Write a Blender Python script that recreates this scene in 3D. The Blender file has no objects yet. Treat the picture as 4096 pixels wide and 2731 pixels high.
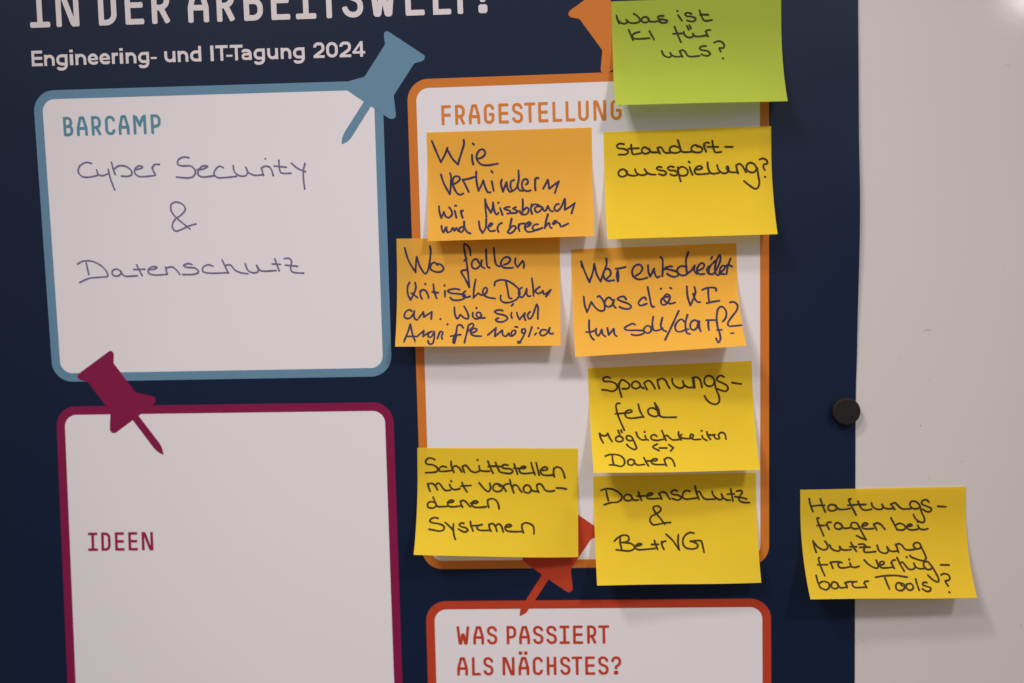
import bpy, math, random
from mathutils import Matrix, Vector

# ------------------------------------------------------------------ camera, light, exposure
SC = bpy.context.scene
COL = SC.collection
MM = 0.001
CAM_LOC = [0.016894, -0.416667, 0.030454]
CAM_RIGHT = [0.998985, 0.038837, -0.022814]
CAM_UP = [0.019906, 0.073683, 0.997083]
CAM_BACK = [0.040405, -0.996525, 0.072835]
cam_data = bpy.data.cameras.new('camera')
cam = bpy.data.objects.new('camera', cam_data)
COL.objects.link(cam)
cam_data.lens = 32.0
cam_data.sensor_width = 36.0
cam_data.sensor_fit = 'HORIZONTAL'
cam_data.clip_start = 0.01
cam_data.clip_end = 50.0
cam_data.dof.use_dof = True
cam_data.dof.focus_distance = 0.409
cam_data.dof.aperture_fstop = 2.8
r_, u_, b_ = Vector(CAM_RIGHT), Vector(CAM_UP), Vector(CAM_BACK)
cam.matrix_world = Matrix(((r_.x, u_.x, b_.x, CAM_LOC[0]), (r_.y, u_.y, b_.y, CAM_LOC[1]),
                           (r_.z, u_.z, b_.z, CAM_LOC[2]), (0, 0, 0, 1)))
SC.camera = cam

world = bpy.data.worlds.new('World')
SC.world = world
world.use_nodes = True
wt = world.node_tree
wt.nodes.clear()
wo = wt.nodes.new('ShaderNodeOutputWorld')
wb = wt.nodes.new('ShaderNodeBackground')
wg = wt.nodes.new('ShaderNodeTexCoord')
ws = wt.nodes.new('ShaderNodeSeparateXYZ')
wm = wt.nodes.new('ShaderNodeMapRange')
wm.inputs['From Min'].default_value = -0.6
wm.inputs['From Max'].default_value = 0.6
wr = wt.nodes.new('ShaderNodeValToRGB')
wr.color_ramp.elements[0].color = (0.045, 0.05, 0.06, 1)      # dim floor and furniture of the room
wr.color_ramp.elements[1].color = (0.60, 0.548, 0.548, 1)        # pale ceiling
e = wr.color_ramp.elements.new(0.5)
e.color = (0.21, 0.192, 0.192, 1)                              # far wall
wt.links.new(wg.outputs['Generated'], ws.inputs[0])
wt.links.new(ws.outputs['Z'], wm.inputs['Value'])
wt.links.new(wm.outputs[0], wr.inputs[0])
wt.links.new(wr.outputs[0], wb.inputs['Color'])
wb.inputs['Strength'].default_value = 1.0
wt.links.new(wb.outputs[0], wo.inputs[0])


def ceiling_lamp(name, loc, target, power, size, colour, cone=None):
    if cone:
        ld = bpy.data.lights.new(name, 'SPOT')
        ld.spot_size = math.radians(cone)
        ld.spot_blend = 1.0
        ld.shadow_soft_size = size / 2
    else:
        ld = bpy.data.lights.new(name, 'AREA')
        ld.shape = 'DISK'
        ld.size = size
    ld.energy = power
    ld.color = colour
    o = bpy.data.objects.new(name, ld)
    COL.objects.link(o)
    o.location = loc
    o.rotation_euler = (Vector(target) - Vector(loc)).to_track_quat('-Z', 'Y').to_euler()


WARM = (1.0, 0.905, 0.90)
ceiling_lamp('ceiling_spot', (0.76, -1.24, 1.15), (-0.01, 0, -0.08), 45.0, 0.20, WARM, 24)
ceiling_lamp('ceiling_spot', (-0.76, -1.30, 1.24), (0.04, 0, -0.09), 30.5, 0.25, WARM, 25)
ceiling_lamp('ceiling_spot', (-1.30, -1.27, 2.12), (0.05, 0, -0.09), 104.0, 0.30, WARM, 21)
ceiling_lamp('ceiling_lamp', (1.36, -2.20, 0.77), (0.1, 0, 0), 1.3, 0.085, WARM)

vs = SC.view_settings
vs.view_transform = 'Standard'
vs.look = 'None'
vs.exposure = 0.10
vs.gamma = 1.0
vs.use_curve_mapping = False
SC.cycles.use_denoising = True
SC.cycles.max_bounces = 6

# ------------------------------------------------------------------ measured board data
# board coordinates: u to the right, v up, w out towards the viewer (mm); traced strokes are in 1/20 mm
BARC = ["-3837 1719 -3889 1729 -3951 1696 -3966 1643 -3936 1604 -3887 1593 -3788 1607;-3793 1658 -3781 1619 -3746 1604 -3691 1619;-3683 1660 -3668 1577 -3634 1472;-3650 1724 -3638 1664 -3621 1613;-3628 1661 -3592 1687 -3523 1685 -3470 1645 -3467 1606 -3508 1592 -3562 1596;-3435 1650 -3375 1661 -3359 1673 -3393 1684 -3429 1663 -3438 1624 -3403 1589 -3339 1586 -3259 1592;-3273 1668 -3262 1634 -3244 1595;-3273 1657 -3249 1692 -3202 1692;-2924 1745 -2973 1753 -3024 1729 -3031 1688 -2987 1673 -2908 1668 -2871 1619 -2892 1576 -2943 1563 -3049 1574;-2855 1633 -2790 1642 -2755 1662 -2799 1668 -2840 1632 -2847 1589 -2814 1569 -2704 1575;-2609 1645 -2641 1661 -2682 1633 -2699 1590 -2670 1560 -2606 1556 -2492 1565;-2518 1662 -2510 1609 -2467 1571 -2408 1568 -2387 1596 -2403 1649 -2378 1596 -2320 1570 -2251 1573;-2258 1636 -2251 1607 -2239 1565;-2258 1628 -2228 1649 -2179 1638 -2161 1604 -2151 1561;-2217 1716;-2093 1700 -2092 1641 -2078 1587 -1985 1578;-2139 1649 -2027 1634;-1979 1671 -1924 1622 -1852 1589;-1854 1665 -1871 1596 -1872 1510 -1865 1434", "-2946 1095 -3013 1152 -3079 1212 -3116 1272 -3108 1330 -3063 1346 -3004 1322 -2982 1278 -3019 1230 -3086 1183 -3112 1125 -3086 1081 -3026 1094 -2964 1122 -2889 1141", "-4024 798 -3972 823 -3891 823 -3803 780 -3751 719 -3744 680 -3799 673 -3921 664 -4014 627;-3940 810 -3931 753 -3922 699;-3615 721 -3654 745 -3696 728 -3697 694 -3658 678 -3617 702 -3620 726;-3616 714 -3588 681 -3462 678;-3465 780 -3444 732 -3419 680;-3494 736 -3389 737;-3359 730 -3293 738 -3273 751 -3312 759 -3354 735 -3356 701 -3306 682 -3181 685;-3193 751 -3189 721 -3181 685;-3193 741 -3133 752 -3094 724 -3063 682;-2944 770 -2981 780 -3024 762 -2993 746 -2914 735 -2885 700 -2926 681 -3034 679;-2748 750 -2793 764 -2844 738 -2845 704 -2796 688 -2617 686;-2661 807 -2634 743 -2607 683;-2634 756 -2584 756 -2546 711 -2498 686 -2424 672;-2446 766 -2427 709 -2379 681 -2328 692 -2341 751 -2308 701 -2160 696;-2168 803 -2152 751 -2132 694;-2195 757 -2118 752;-2081 803 -2036 805 -2013 777 -2024 729 -2016 685 -1972 671 -1905 667;-2071 744 -1960 731"]
PINS = {"blue": "-1088 2796 -1082 2810 -1069 2817 -1048 2814 -744 2605 -728 2591 -727 2575 -734 2556 -753 2544 -804 2531 -818 2528 -829 2519 -1019 2248 -1005 2079 -1008 2058 -1021 2043 -1037 2038 -1055 2040 -1073 2048 -1231 2159 -1386 1934 -1410 1899 -1429 1874 -1455 1850 -1507 1826 -1508 1855 -1503 1876 -1490 1912 -1470 1947 -1292 2201 -1435 2303 -1483 2339 -1491 2357 -1482 2371 -1439 2384 -1285 2421 -1274 2428 -1263 2445 -1091 2691 -1084 2701 -1083 2711 -1090 2771", "purple": "-3775 -14 -3760 -7 -3747 -8 -3733 -19 -3726 -45 -3734 -121 -3729 -128 -3551 -386 -3542 -397 -3531 -404 -3382 -441 -3362 -450 -3351 -466 -3349 -483 -3357 -501 -3372 -516 -3387 -528 -3523 -623 -3345 -872 -3326 -904 -3313 -936 -3306 -967 -3305 -997 -3337 -981 -3364 -961 -3384 -940 -3400 -920 -3580 -663 -3737 -772 -3751 -780 -3767 -783 -3783 -780 -3796 -768 -3802 -750 -3803 -733 -3788 -583 -3792 -573 -3978 -313 -3987 -301 -4001 -292 -4053 -277 -4076 -263 -4084 -249 -4083 -231 -4074 -218", "red": "456 -1535 472 -1539 790 -1773 804 -1788 800 -1811 779 -1828 714 -1842 701 -1847 687 -1860 513 -2117 503 -2133 501 -2158 515 -2309 514 -2326 506 -2342 493 -2352 476 -2355 460 -2349 291 -2230 161 -2427 102 -2510 89 -2530 75 -2547 52 -2562 15 -2580 15 -2543 26 -2506 75 -2426 231 -2184 76 -2067 57 -2048 52 -2030 57 -2010 74 -1997 229 -1948 242 -1938 433 -1651 438 -1631 433 -1572 439 -1548", "orange": "720 3034 899 3154 921 3156 935 3133 933 3040 951 3013 1119 2772 1137 2754 1259 2721 1281 2696 1272 2669 1144 2582 1318 2349 1349 2292 1362 2233 1303 2262 1258 2304 1093 2508 927 2394 891 2382 864 2388 852 2406 850 2433 867 2578 865 2589 858 2600 676 2858 670 2866 658 2871 593 2885 579 2895 570 2908 571 2920 577 2935 587 2946"}
PANELS = {"blue": [[-217.477, 119.543], [-55.958, 119.275], [-55.912, -14.742], [-216.104, -14.491]], "purple": [[-215.493, -26.187], [-55.831, -26.796], [-55.611, -201.77], [-218.569, -201.584]], "orange": [[-44.792, 119.255], [117.017, 119.948], [116.578, -106.105], [-44.378, -106.122]], "red": [[-43.456, -121.49], [117.364, -121.526], [117.53, -218.479], [-43.59, -219.163]]}
EDGE = [[155.74, 147.63], [156.11, 93.38], [156.5, 56.98], [156.03, -6.89], [155.68, -27.28], [155.85, -162.28]]
SPECK = [[220.42, 117.54, 0.17], [221.29, 117.04, 0.23], [221.05, 27.94, 0.17], [190.97, 21.81, 0.17], [191.76, 4.14, 0.14], [190.78, 2.46, 0.11], [188.38, -0.99, 0.14], [222.73, 32.36, 0.11], [175.93, -11.28, 0.17], [188.59, -21.42, 0.2], [185.01, -41.81, 0.29], [203.51, -58.65, 0.2], [189.06, -66.18, 0.23], [159.77, -142.17, 0.23], [160.13, -145.63, 0.23], [231.25, -135.21, 0.23], [187.23, -8.21, 0.17], [178.69, -140.99, 0.14], [195.28, -130.92, 0.17], [171.22, 8.06, 0.11], [171.16, -30.12, 0.11], [180.32, -55.54, 0.11], [210.66, -147.14, 0.14], [168.32, -105.45, 0.11]]
MAGNET = [150.62, -34.26]
WH = [74.553, 50.024, 10.0]
NOTES = {
"green": {"p": [47.79, 150.49, 0.0017, 0.62, 0.562], "lines": ["55 166 64 203 85 257;86 232 110 255 146 264 177 256 182 240 168 210 192 243 241 261 293 258 331 241 327 208 291 170 260 152;440 217 408 195 367 200 350 227 369 253 411 257 440 237 429 207;426 211 449 245 497 253 572 244;614 190 573 187 543 202 558 221 610 230 657 247 646 266 600 269 567 260;786 187 804 215 829 251;778 138;943 176 904 163 866 176 884 200 950 211 995 236 978 261 931 264 891 251;1040 140 1054 183 1077 239 1100 262 1185 258;1045 192 1092 191 1143 195", "198 337 224 406 248 462;326 367 277 377 240 406 249 437 285 448 341 450 444 445;443 361 497 466;743 322 777 416 813 506;723 403 827 403;849 385 858 419 890 448 932 454 966 434 952 403 975 437 1022 446 1112 437;888 316 911 362;918 310 937 348;1108 385 1122 418 1137 450;1108 390 1135 373 1167 374", "583 608 604 659 646 688 684 685 694 657 678 626 703 667 750 686 820 682;795 616 808 651 825 690;795 619 828 604 860 628 882 674 919 690 1027 685;1108 565 1065 566 1029 589 1054 612 1119 627 1154 663 1126 687 1084 683 1050 665;1205 527 1246 511 1293 520 1324 565 1309 597 1262 596 1279 640;1301 727"]},
"standort": {"p": [43.28, 93.33, 0.007, 0.517, 0.497], "lines": ["241 152 195 143 156 168 170 195 251 211 294 246 269 271 178 275;329 162 333 214 348 273 442 267;295 208 419 206;533 219 491 196 457 218 461 256 504 275 552 250 543 217;546 221 566 255 643 263;644 211 657 244 673 278;648 208 687 203 710 241 738 271 800 273;896 213 835 194 791 221 795 259 852 278 905 267 924 249;888 125 906 187 927 258 967 272 1057 271;891 131 914 215 929 258;1139 214 1092 190 1053 216 1053 258 1100 279 1162 276 1182 244 1153 212 1115 208;1201 216 1213 245 1226 275;1214 202 1195 195 1206 176 1235 168 1263 173;1300 149 1306 201 1328 282 1347 289 1404 285;1244 219 1369 223;1455 226 1543 230", "274 479 227 451 183 467 167 505 195 540 243 535 278 509 260 469;257 471 277 514 330 533 382 532 402 521;370 456 379 493 416 523 464 532 502 521;485 460 512 502 559 526 615 530;686 444 653 435 627 455 657 478 723 490 743 520 712 541 653 524;834 446 801 435 758 456 781 480 847 492 880 520 865 544 821 547 789 531;882 452 889 520 911 623;880 496 906 453 953 450 1000 495 988 543 940 556 893 545;1022 452 1036 501 1055 547;1014 387 1026 398;1086 483 1133 485 1175 469 1158 445 1111 453 1081 498 1094 535 1160 544 1251 538;1239 402 1243 465 1261 519 1293 542 1370 535;1354 440 1366 493 1407 536 1450 542 1484 521 1488 473 1472 456 1464 487 1503 527 1588 537;1579 450 1585 496 1600 550;1579 453 1615 432 1652 460 1679 509 1694 538;1817 485 1795 446 1743 425 1705 452 1703 505 1749 542 1796 537 1826 495;1827 490 1837 582 1845 680 1820 738 1791 745 1732 706 1664 644;1858 391 1896 379 1943 403 1949 441 1905 454 1901 483 1917 519;1917 602"]},
"wie": {"p": [-36.57, 95.51, 0.001, 0.335, 0.414], "lines": ["62 105 109 226 165 361;165 361 215 276 251 191;250 220 310 327 372 394;372 394 419 254 453 150 451 102;547 284 548 344 559 401;560 148 572 161;604 336 670 318 708 272 687 225 643 230 601 297 611 355 658 404 736 416 857 400", "162 511 197 624 268 758;268 758 282 636 284 529 275 500;309 637 363 609 394 571 374 541 325 545 304 607 322 686 361 751 399 767 433 750;426 582 459 651 497 732;426 582 495 574 568 552;594 489 592 577 605 665 618 724;618 724 653 656 679 599;679 599 701 687 734 747 763 746;780 611 802 729;778 485 790 505;902 595 891 644 914 742;914 742 959 626;959 626 972 705 1001 750 1035 736;1052 604 1017 618 1007 686 1030 734 1074 708 1104 630;1107 489 1110 591 1094 679 1117 733 1175 735;1196 662 1220 643 1206 599 1168 603 1145 661 1161 720 1204 746 1250 737;1311 607 1304 675 1308 739;1303 609 1323 586 1347 590;1402 722 1462 611;1462 611 1474 719;1474 724 1518 691 1592 636;1592 636 1541 778", "133 903 140 978 162 1048;162 1048 193 974;193 974 218 1035 256 1046 291 1012 286 962 257 916;325 963 344 1049;330 900 342 901;399 965 407 1011 421 1054;402 985 424 964;697 830 700 944 709 1050;694 855 737 955 763 1001;763 1001 787 937 791 872;791 872 809 988 837 1029 857 1004;877 945 905 1033;858 879;993 935 954 938 925 957 968 974 1002 993 992 1015 963 1020;1070 940 1028 956 1065 975 1091 996 1064 1012 997 1013;1152 843 1152 938 1144 1018;1113 992 1130 1025 1170 1039 1209 1020 1221 970 1200 949 1159 983;1259 911 1248 971 1261 1031;1253 946 1283 914 1326 915 1383 950;1354 944 1316 941 1296 972 1319 1013 1363 994 1388 950;1388 950 1406 996 1425 996 1455 937;1455 937 1483 998 1512 1007;1586 916 1552 925 1531 979 1555 1005 1604 971 1659 853;1659 853 1662 913 1656 993;1656 993 1719 955 1778 911;1778 911 1736 1038", "164 1149 170 1200 189 1236;189 1236 223 1161 225 1202 238 1238 254 1231;276 1224 302 1174 320 1220 344 1180 366 1221;426 1172 392 1176 378 1217 402 1238 431 1208 438 1102;438 1102 445 1178 474 1235 515 1257;618 1104 629 1194 662 1256;662 1256 701 1186 707 1075;725 1187 769 1160 783 1138 754 1137 730 1197 754 1234 812 1231;860 1156 841 1201 855 1247;855 1163 875 1141 897 1136;1015 1084 995 1175 983 1231;985 1218 1033 1176 1065 1193 1037 1248 994 1272 965 1256 980 1226;1101 1158 1096 1199 1109 1248;1091 1209 1118 1156 1168 1150;1187 1197 1227 1181 1250 1153 1226 1132 1187 1161 1172 1212 1205 1259 1263 1256 1330 1229;1216 1162 1240 1161;1331 1166 1293 1169 1263 1215 1291 1241 1339 1232 1383 1213;1453 1042 1428 1128 1411 1219;1415 1204 1465 1151 1476 1206 1495 1222;1513 1171 1542 1157 1557 1134 1533 1128 1508 1161;1542 1147 1590 1164 1603 1205 1637 1196 1693 1167"]},
"wo": {"p": [-51.76, 47.99, -0.0118, 0.516, 0.484], "lines": ["98 111 141 262 229 414;229 414 234 312 245 224;245 224 287 351 350 432 380 392 407 265 418 149 410 98;499 327 465 295 420 319 413 372 464 407 542 408 574 374 553 330 504 310;907 213 899 135 860 81 833 74 830 124 853 261 875 436 889 603;889 603 836 494 792 406 866 387;828 280 858 251;1009 306 985 262 946 267 921 310 930 364 974 377 1013 350 1044 277;1044 275 1038 331 1052 360 1077 370;1099 142 1102 264 1116 356 1140 366;1194 129 1205 255 1224 333 1263 353;1317 332 1366 315 1395 267 1357 237 1298 266 1278 324 1307 363 1365 373 1424 369;1459 258 1453 316 1482 365;1482 365 1522 317 1546 288;1546 288 1561 327 1558 376", "153 536 131 585 134 684 168 754;168 754 208 675 232 596 222 539;178 669 253 725;286 641 287 695 309 743;286 661 306 631 345 635 375 676 390 731;348 558;446 559 458 648 488 737;434 657 507 668;591 644 591 718;585 578;767 631 708 621 625 644 650 669 757 685 836 701 826 740 748 764 679 754 657 729;840 652 814 676 808 710 841 729 899 717;968 508 948 613 939 737;939 737 973 702 1002 678 1031 703 1090 684 1109 635 1090 607 1061 634 1061 693 1109 728 1207 747;1199 586 1207 542 1266 519 1354 529 1451 589 1505 658 1494 727 1441 776 1353 800 1290 785 1270 745 1275 710;1339 544 1358 637 1382 744 1407 748;1534 614 1500 639 1499 708 1529 737 1568 698 1592 630;1592 630 1592 689 1611 723 1638 719;1655 503 1670 611 1675 719;1675 685 1704 643 1753 607;1699 660 1723 690 1767 679 1792 656;1792 656 1799 699 1830 691 1884 648;1884 648 1859 692 1825 729", "187 894 148 878 105 913 96 964 131 989 175 975 217 904;217 894 213 955 234 1001 259 1006;273 984 329 905;329 905 336 971;336 971 432 906;432 906 428 997;540 998;708 849 716 939 746 998 779 945;779 945 839 991 878 996 882 961 857 895 827 842;935 921 931 961 960 997 1004 997 1038 962 1023 924 984 921 979 957 1014 987 1082 988;978 864;1297 899 1256 889 1198 908 1227 934 1324 960 1358 995 1325 1030 1266 1043 1218 1024 1220 1002 1247 994;1407 925 1400 955 1412 994;1426 816 1407 840;1470 926 1484 976 1504 1012;1504 1012 1567 932;1567 932 1562 987 1576 1022;1630 917 1601 957 1620 1006 1649 988 1693 878 1713 823;1713 823 1730 858 1727 918 1726 1009", "108 1278 148 1159 173 1061;173 1061 202 1180 238 1276;141 1219 238 1220;258 1224 342 1145;342 1145 335 1222;335 1222 396 1171;439 1156 406 1176 398 1223 428 1233 451 1202 468 1156;469 1161 472 1244 455 1302 416 1307 396 1275;511 1250 546 1157 576 1174 561 1214 569 1255;628 1065;821 1113 792 1077 753 1081 740 1153 733 1246 716 1303 702 1285 713 1235 736 1179;671 1220 790 1200;841 1294 862 1195 884 1077;884 1080 927 1057 947 1078 914 1129 871 1159;910 1175 958 1170 987 1136 957 1119 919 1149 915 1190 959 1217 1041 1222;1121 1209 1219 1116;1219 1116 1210 1177 1206 1229;1206 1229 1296 1147;1296 1147 1302 1209 1336 1228 1374 1184;1379 1189 1384 1220 1422 1220 1456 1179 1451 1150 1417 1158 1403 1194 1422 1218;1449 1105 1478 1110;1533 1141 1533 1182 1562 1185 1578 1154 1562 1131 1533 1144;1571 1180 1538 1252 1504 1303 1485 1298;1654 1109 1615 1232;1706 1189 1687 1212;1729 1125;1827 1151 1774 1146 1750 1192 1773 1223 1826 1202 1870 1121;1870 1121 1860 1172 1875 1198 1908 1195"]},
"wer": {"p": [27.72, 41.24, 0.0153, 0.614, 0.908], "lines": ["119 151 159 274 213 407;213 407 255 297 281 187;281 187 303 309 349 405;349 405 386 302 428 197 427 127;123 190 132 222;428 367 473 325 465 266 426 250 392 283 389 351 431 396 514 394;556 284 547 347 559 410;561 406 569 338 563 280;538 255 591 252 657 237;777 351 831 319 861 262 834 218 776 225 737 286 747 355 799 393 857 393 916 378;930 228 933 303 950 367;950 367 981 315 1001 272;1001 272 1013 345 1041 383 1066 367;1085 136 1103 156 1107 262 1099 368;1219 252 1175 255 1131 272 1198 294 1274 321 1298 351 1263 379 1205 372 1158 341;1111 293 1155 271;1396 268 1334 253 1290 279 1279 317 1307 356 1359 368 1399 352;1420 86 1389 186 1391 273 1399 350;1399 350 1448 314 1493 253;1493 253 1486 315 1514 355;1544 312 1593 290 1608 243 1575 227 1526 278 1520 326 1547 361 1605 358;1660 269 1640 311 1649 350;1706 155 1691 183;1748 200 1690 255 1659 322 1665 361 1715 362 1766 287 1804 192 1798 134 1758 200 1737 286 1744 364 1772 379 1812 352;1783 346 1841 319 1857 273 1823 270 1794 317 1802 361 1849 372;1926 186 1890 282 1873 370;1860 286 1891 258 1943 284", "136 580 144 684 169 777;169 777 196 716 226 650;226 650 273 724 329 766 377 758 385 693 355 613 322 580 303 591;480 638 443 602 398 634 390 689 427 720 467 707 504 639;504 634 491 698 518 737;649 634 626 599 578 602 543 625 595 657 679 695 706 731 676 755 609 747 562 725;889 649 876 618 837 632 796 685 813 719 896 699;916 492 934 616 948 716 965 747 980 737;1155 623 1107 628 1071 661 1073 711 1110 723 1161 675 1179 616 1142 589 1101 637 1122 683 1178 710 1237 698;1076 520;1185 512 1201 520;1389 504 1390 624 1415 743;1415 743 1460 657 1489 578 1480 514;1459 597 1478 667 1509 704 1537 705;1572 552 1621 534 1698 529 1740 544 1735 570;1645 535 1640 614 1643 694;1612 723 1685 708 1767 697", "189 876 185 989 198 1083 233 1136;143 1028 200 1031 254 1013;270 991 262 1039 288 1088 336 1006;336 1006 342 1064 374 1101;404 989 413 1082;413 1082 480 1003;480 1003 485 1077 510 1105;740 963 717 946 654 969 606 1004 631 1026 763 1038 838 1051 841 1075 778 1102 721 1103 684 1088;834 1047 874 1082 918 1063 923 1004 886 983 846 1011 831 1053;961 869 944 973 957 1049 1009 1051 1063 1024;1070 885 1043 989 1053 1038 1102 1073;1272 806 1186 975 1076 1189;1330 955 1296 916 1246 946 1212 1008 1224 1075 1280 1083 1329 1059 1363 1055;1372 862 1339 961 1334 1059 1343 1110 1374 1123;1486 958 1446 934 1399 975 1392 1046 1427 1070 1479 1023 1500 959;1501 950 1495 1046 1505 1097;1487 980 1473 1034 1499 1057;1609 959 1601 1030 1603 1084;1587 944 1690 947;1777 973 1820 921 1831 826 1784 772 1743 801 1714 905 1708 1036 1721 1152 1713 1236 1686 1262 1670 1233 1671 1206;1697 1086 1750 1088;1888 725 1932 719 1975 759 1964 821 1892 914 1834 999 1839 1038 1904 1042 1989 1036;1851 1147 1880 1143"]},
"spann": {"p": [34.43, -12.67, 0.027, 0.866, 0.53], "lines": ["269 133 225 117 180 144 199 171 272 178 343 215 351 260 316 293 267 296 218 281 165 276;373 202 380 286 402 376;372 229 409 164 467 187 504 233 483 271 414 273;627 213 579 187 534 214 537 259 590 278 635 248 624 210;627 216 644 259 678 280;685 211 694 246 716 296;685 221 705 197 749 189 787 235 814 291;847 179 850 228 867 290;849 194 896 167 944 193 971 254 994 294;1027 178 1030 227 1077 283 1135 295 1165 277 1153 203 1170 258 1222 292 1290 293;1280 184 1282 248 1292 302;1287 189 1292 248 1296 298;1270 181 1314 169 1357 192 1379 252 1385 300;1545 230 1517 180 1465 158 1425 186 1418 244 1455 285 1504 287 1534 250 1540 211;1540 230 1556 329 1590 428 1582 491 1542 514 1484 497 1434 450 1412 406;1657 186 1624 163 1575 188 1574 222 1631 254 1688 291 1701 331 1675 359 1618 346 1570 325;1752 257 1862 279", "375 453 348 449 327 470 329 519 348 608 410 783;313 577 380 575 438 573 487 570 519 557 509 539 460 544 430 577 445 622 493 639 630 630;600 470 615 551 657 636;820 552 773 524 718 541 716 585 757 621 810 630 841 610;801 464 821 541 845 615 883 639 1052 650;802 467 842 539 850 615", "104 810 117 876 144 936;107 810 139 842 188 839 204 814;204 814 224 870 252 922;380 872 342 855 302 873 299 909 342 926 382 912 384 882 352 857;334 785 349 830;370 781 379 809;505 887 478 860 439 854 427 888 454 915 498 911 505 887;504 892 528 963 541 1014 517 1032 457 1001 426 964;552 816 565 864 610 911 658 913;657 863 664 898 691 919;654 815;797 875 770 852 729 871 731 906 783 925 876 916;864 805 885 867 904 929;883 889 919 868 950 899 986 926 1059 926;1067 830 1064 874 1088 930;1100 866 1072 887 1114 911 1181 919 1225 910 1242 879 1216 866 1202 900 1238 931 1324 934;1348 891 1355 921 1400 952;1347 829;1410 844 1416 889 1445 941;1412 879 1484 889 1509 878 1492 907 1527 940 1559 929 1546 894 1578 861 1621 873 1632 907 1633 945", "796 971 737 1006 808 1055;813 1022 904 1026;934 984 986 1026;986 1026 949 1065", "157 1108 199 1091 267 1088 342 1111 381 1166 370 1230 330 1251 265 1233 198 1228;242 1098 240 1161 248 1227;500 1174 453 1157 422 1183 423 1226 465 1238 497 1206 496 1169;498 1201 523 1234 615 1231;618 1141 637 1194 661 1250;633 1186 701 1185 758 1185 779 1167 752 1156 711 1175 703 1212 735 1231 858 1239;861 1169 866 1211 879 1253;860 1178 892 1150 944 1162 968 1204 978 1261"]},
"schnitt": {"p": [-45.13, -48.37, -0.019, 0.799, 0.243], "lines": ["216 148 177 130 127 135 101 176 121 204 196 215 250 255 250 291 215 306 100 313;360 242 315 230 275 255 275 290 315 295 420 285;421 167 425 229 456 308;435 251 475 224 515 244 554 301;563 229 569 259 587 307;565 237 595 214 624 234 664 284 723 306 773 286;769 223 783 278 823 290 903 290;752 151;881 165 903 227 944 315;975 177 992 227 1027 297;883 232 963 225 1047 232;1131 214 1082 206 1052 232 1082 252 1161 261 1191 291 1161 316 1091 312 1042 302;1206 196 1225 256 1250 326;1201 251 1270 254 1330 252 1354 240 1330 225 1290 241 1270 271 1285 306 1329 318 1443 307;1419 180 1434 245 1466 333;1480 180 1498 255 1518 337;1533 273 1587 276 1625 259 1602 234 1557 249 1537 295 1557 329 1617 339 1691 334;1701 249 1696 304 1706 356;1701 256 1735 234 1785 248 1814 293 1836 368", "127 450 140 499 158 541;127 462 165 445 215 465 250 526;220 479 255 440 285 459 320 508 355 533 415 526;401 459 419 498 464 523 529 508;421 417;556 433 584 497 619 546;544 478 668 470;771 437 833 511 887 545 910 516 912 476 902 442;1031 478 992 446 952 466 944 516 992 545 1051 525 1061 486 1031 456 987 443;1066 471 1086 505 1106 540;1071 478 1101 451 1141 446;1153 396 1170 465 1202 559;1180 497 1210 460 1250 475 1280 524 1304 549;1403 474 1359 460 1324 494 1334 544 1389 558 1418 524 1403 476;1406 489 1438 533 1498 538;1488 456 1493 504 1512 551;1488 456 1527 444 1562 474 1587 518 1636 538 1705 530;1730 495 1795 497 1854 508", "218 680 168 671 131 695 140 739 200 749 239 724;197 615 228 685 254 729 289 732 373 728;377 679 427 679 456 664 431 650 387 670 383 714 418 733 547 721;538 664 546 693 565 737;538 671 565 654 605 669 641 712 666 730;665 688 725 688 759 675 734 659 690 673 680 707 705 732 775 739 859 731;878 648 878 692 894 741;878 650 923 631 977 648 1007 692 1021 755", "269 875 224 866 176 886 167 915 207 930 287 944 342 973 343 1012 291 1032 222 1020 162 1011;355 924 416 977 462 1025;459 942 458 1006 474 1094 490 1133;586 934 552 932 528 952 558 976 612 990 638 1019 604 1042 555 1025 520 1005;667 912 675 960 702 1028;671 963 759 961;813 950 769 960 748 989 770 1013 829 1021 907 1017;896 945 902 983 925 1032;897 951 936 935 970 959 996 1029;980 964 1015 939 1049 963 1064 1002 1075 1036;1099 978 1153 973 1177 960 1148 944 1108 958 1094 992 1119 1021 1183 1031 1306 1030;1305 943 1306 992 1325 1045;1305 951 1340 926 1399 934 1443 963 1453 1001 1453 1057"]},
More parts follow.
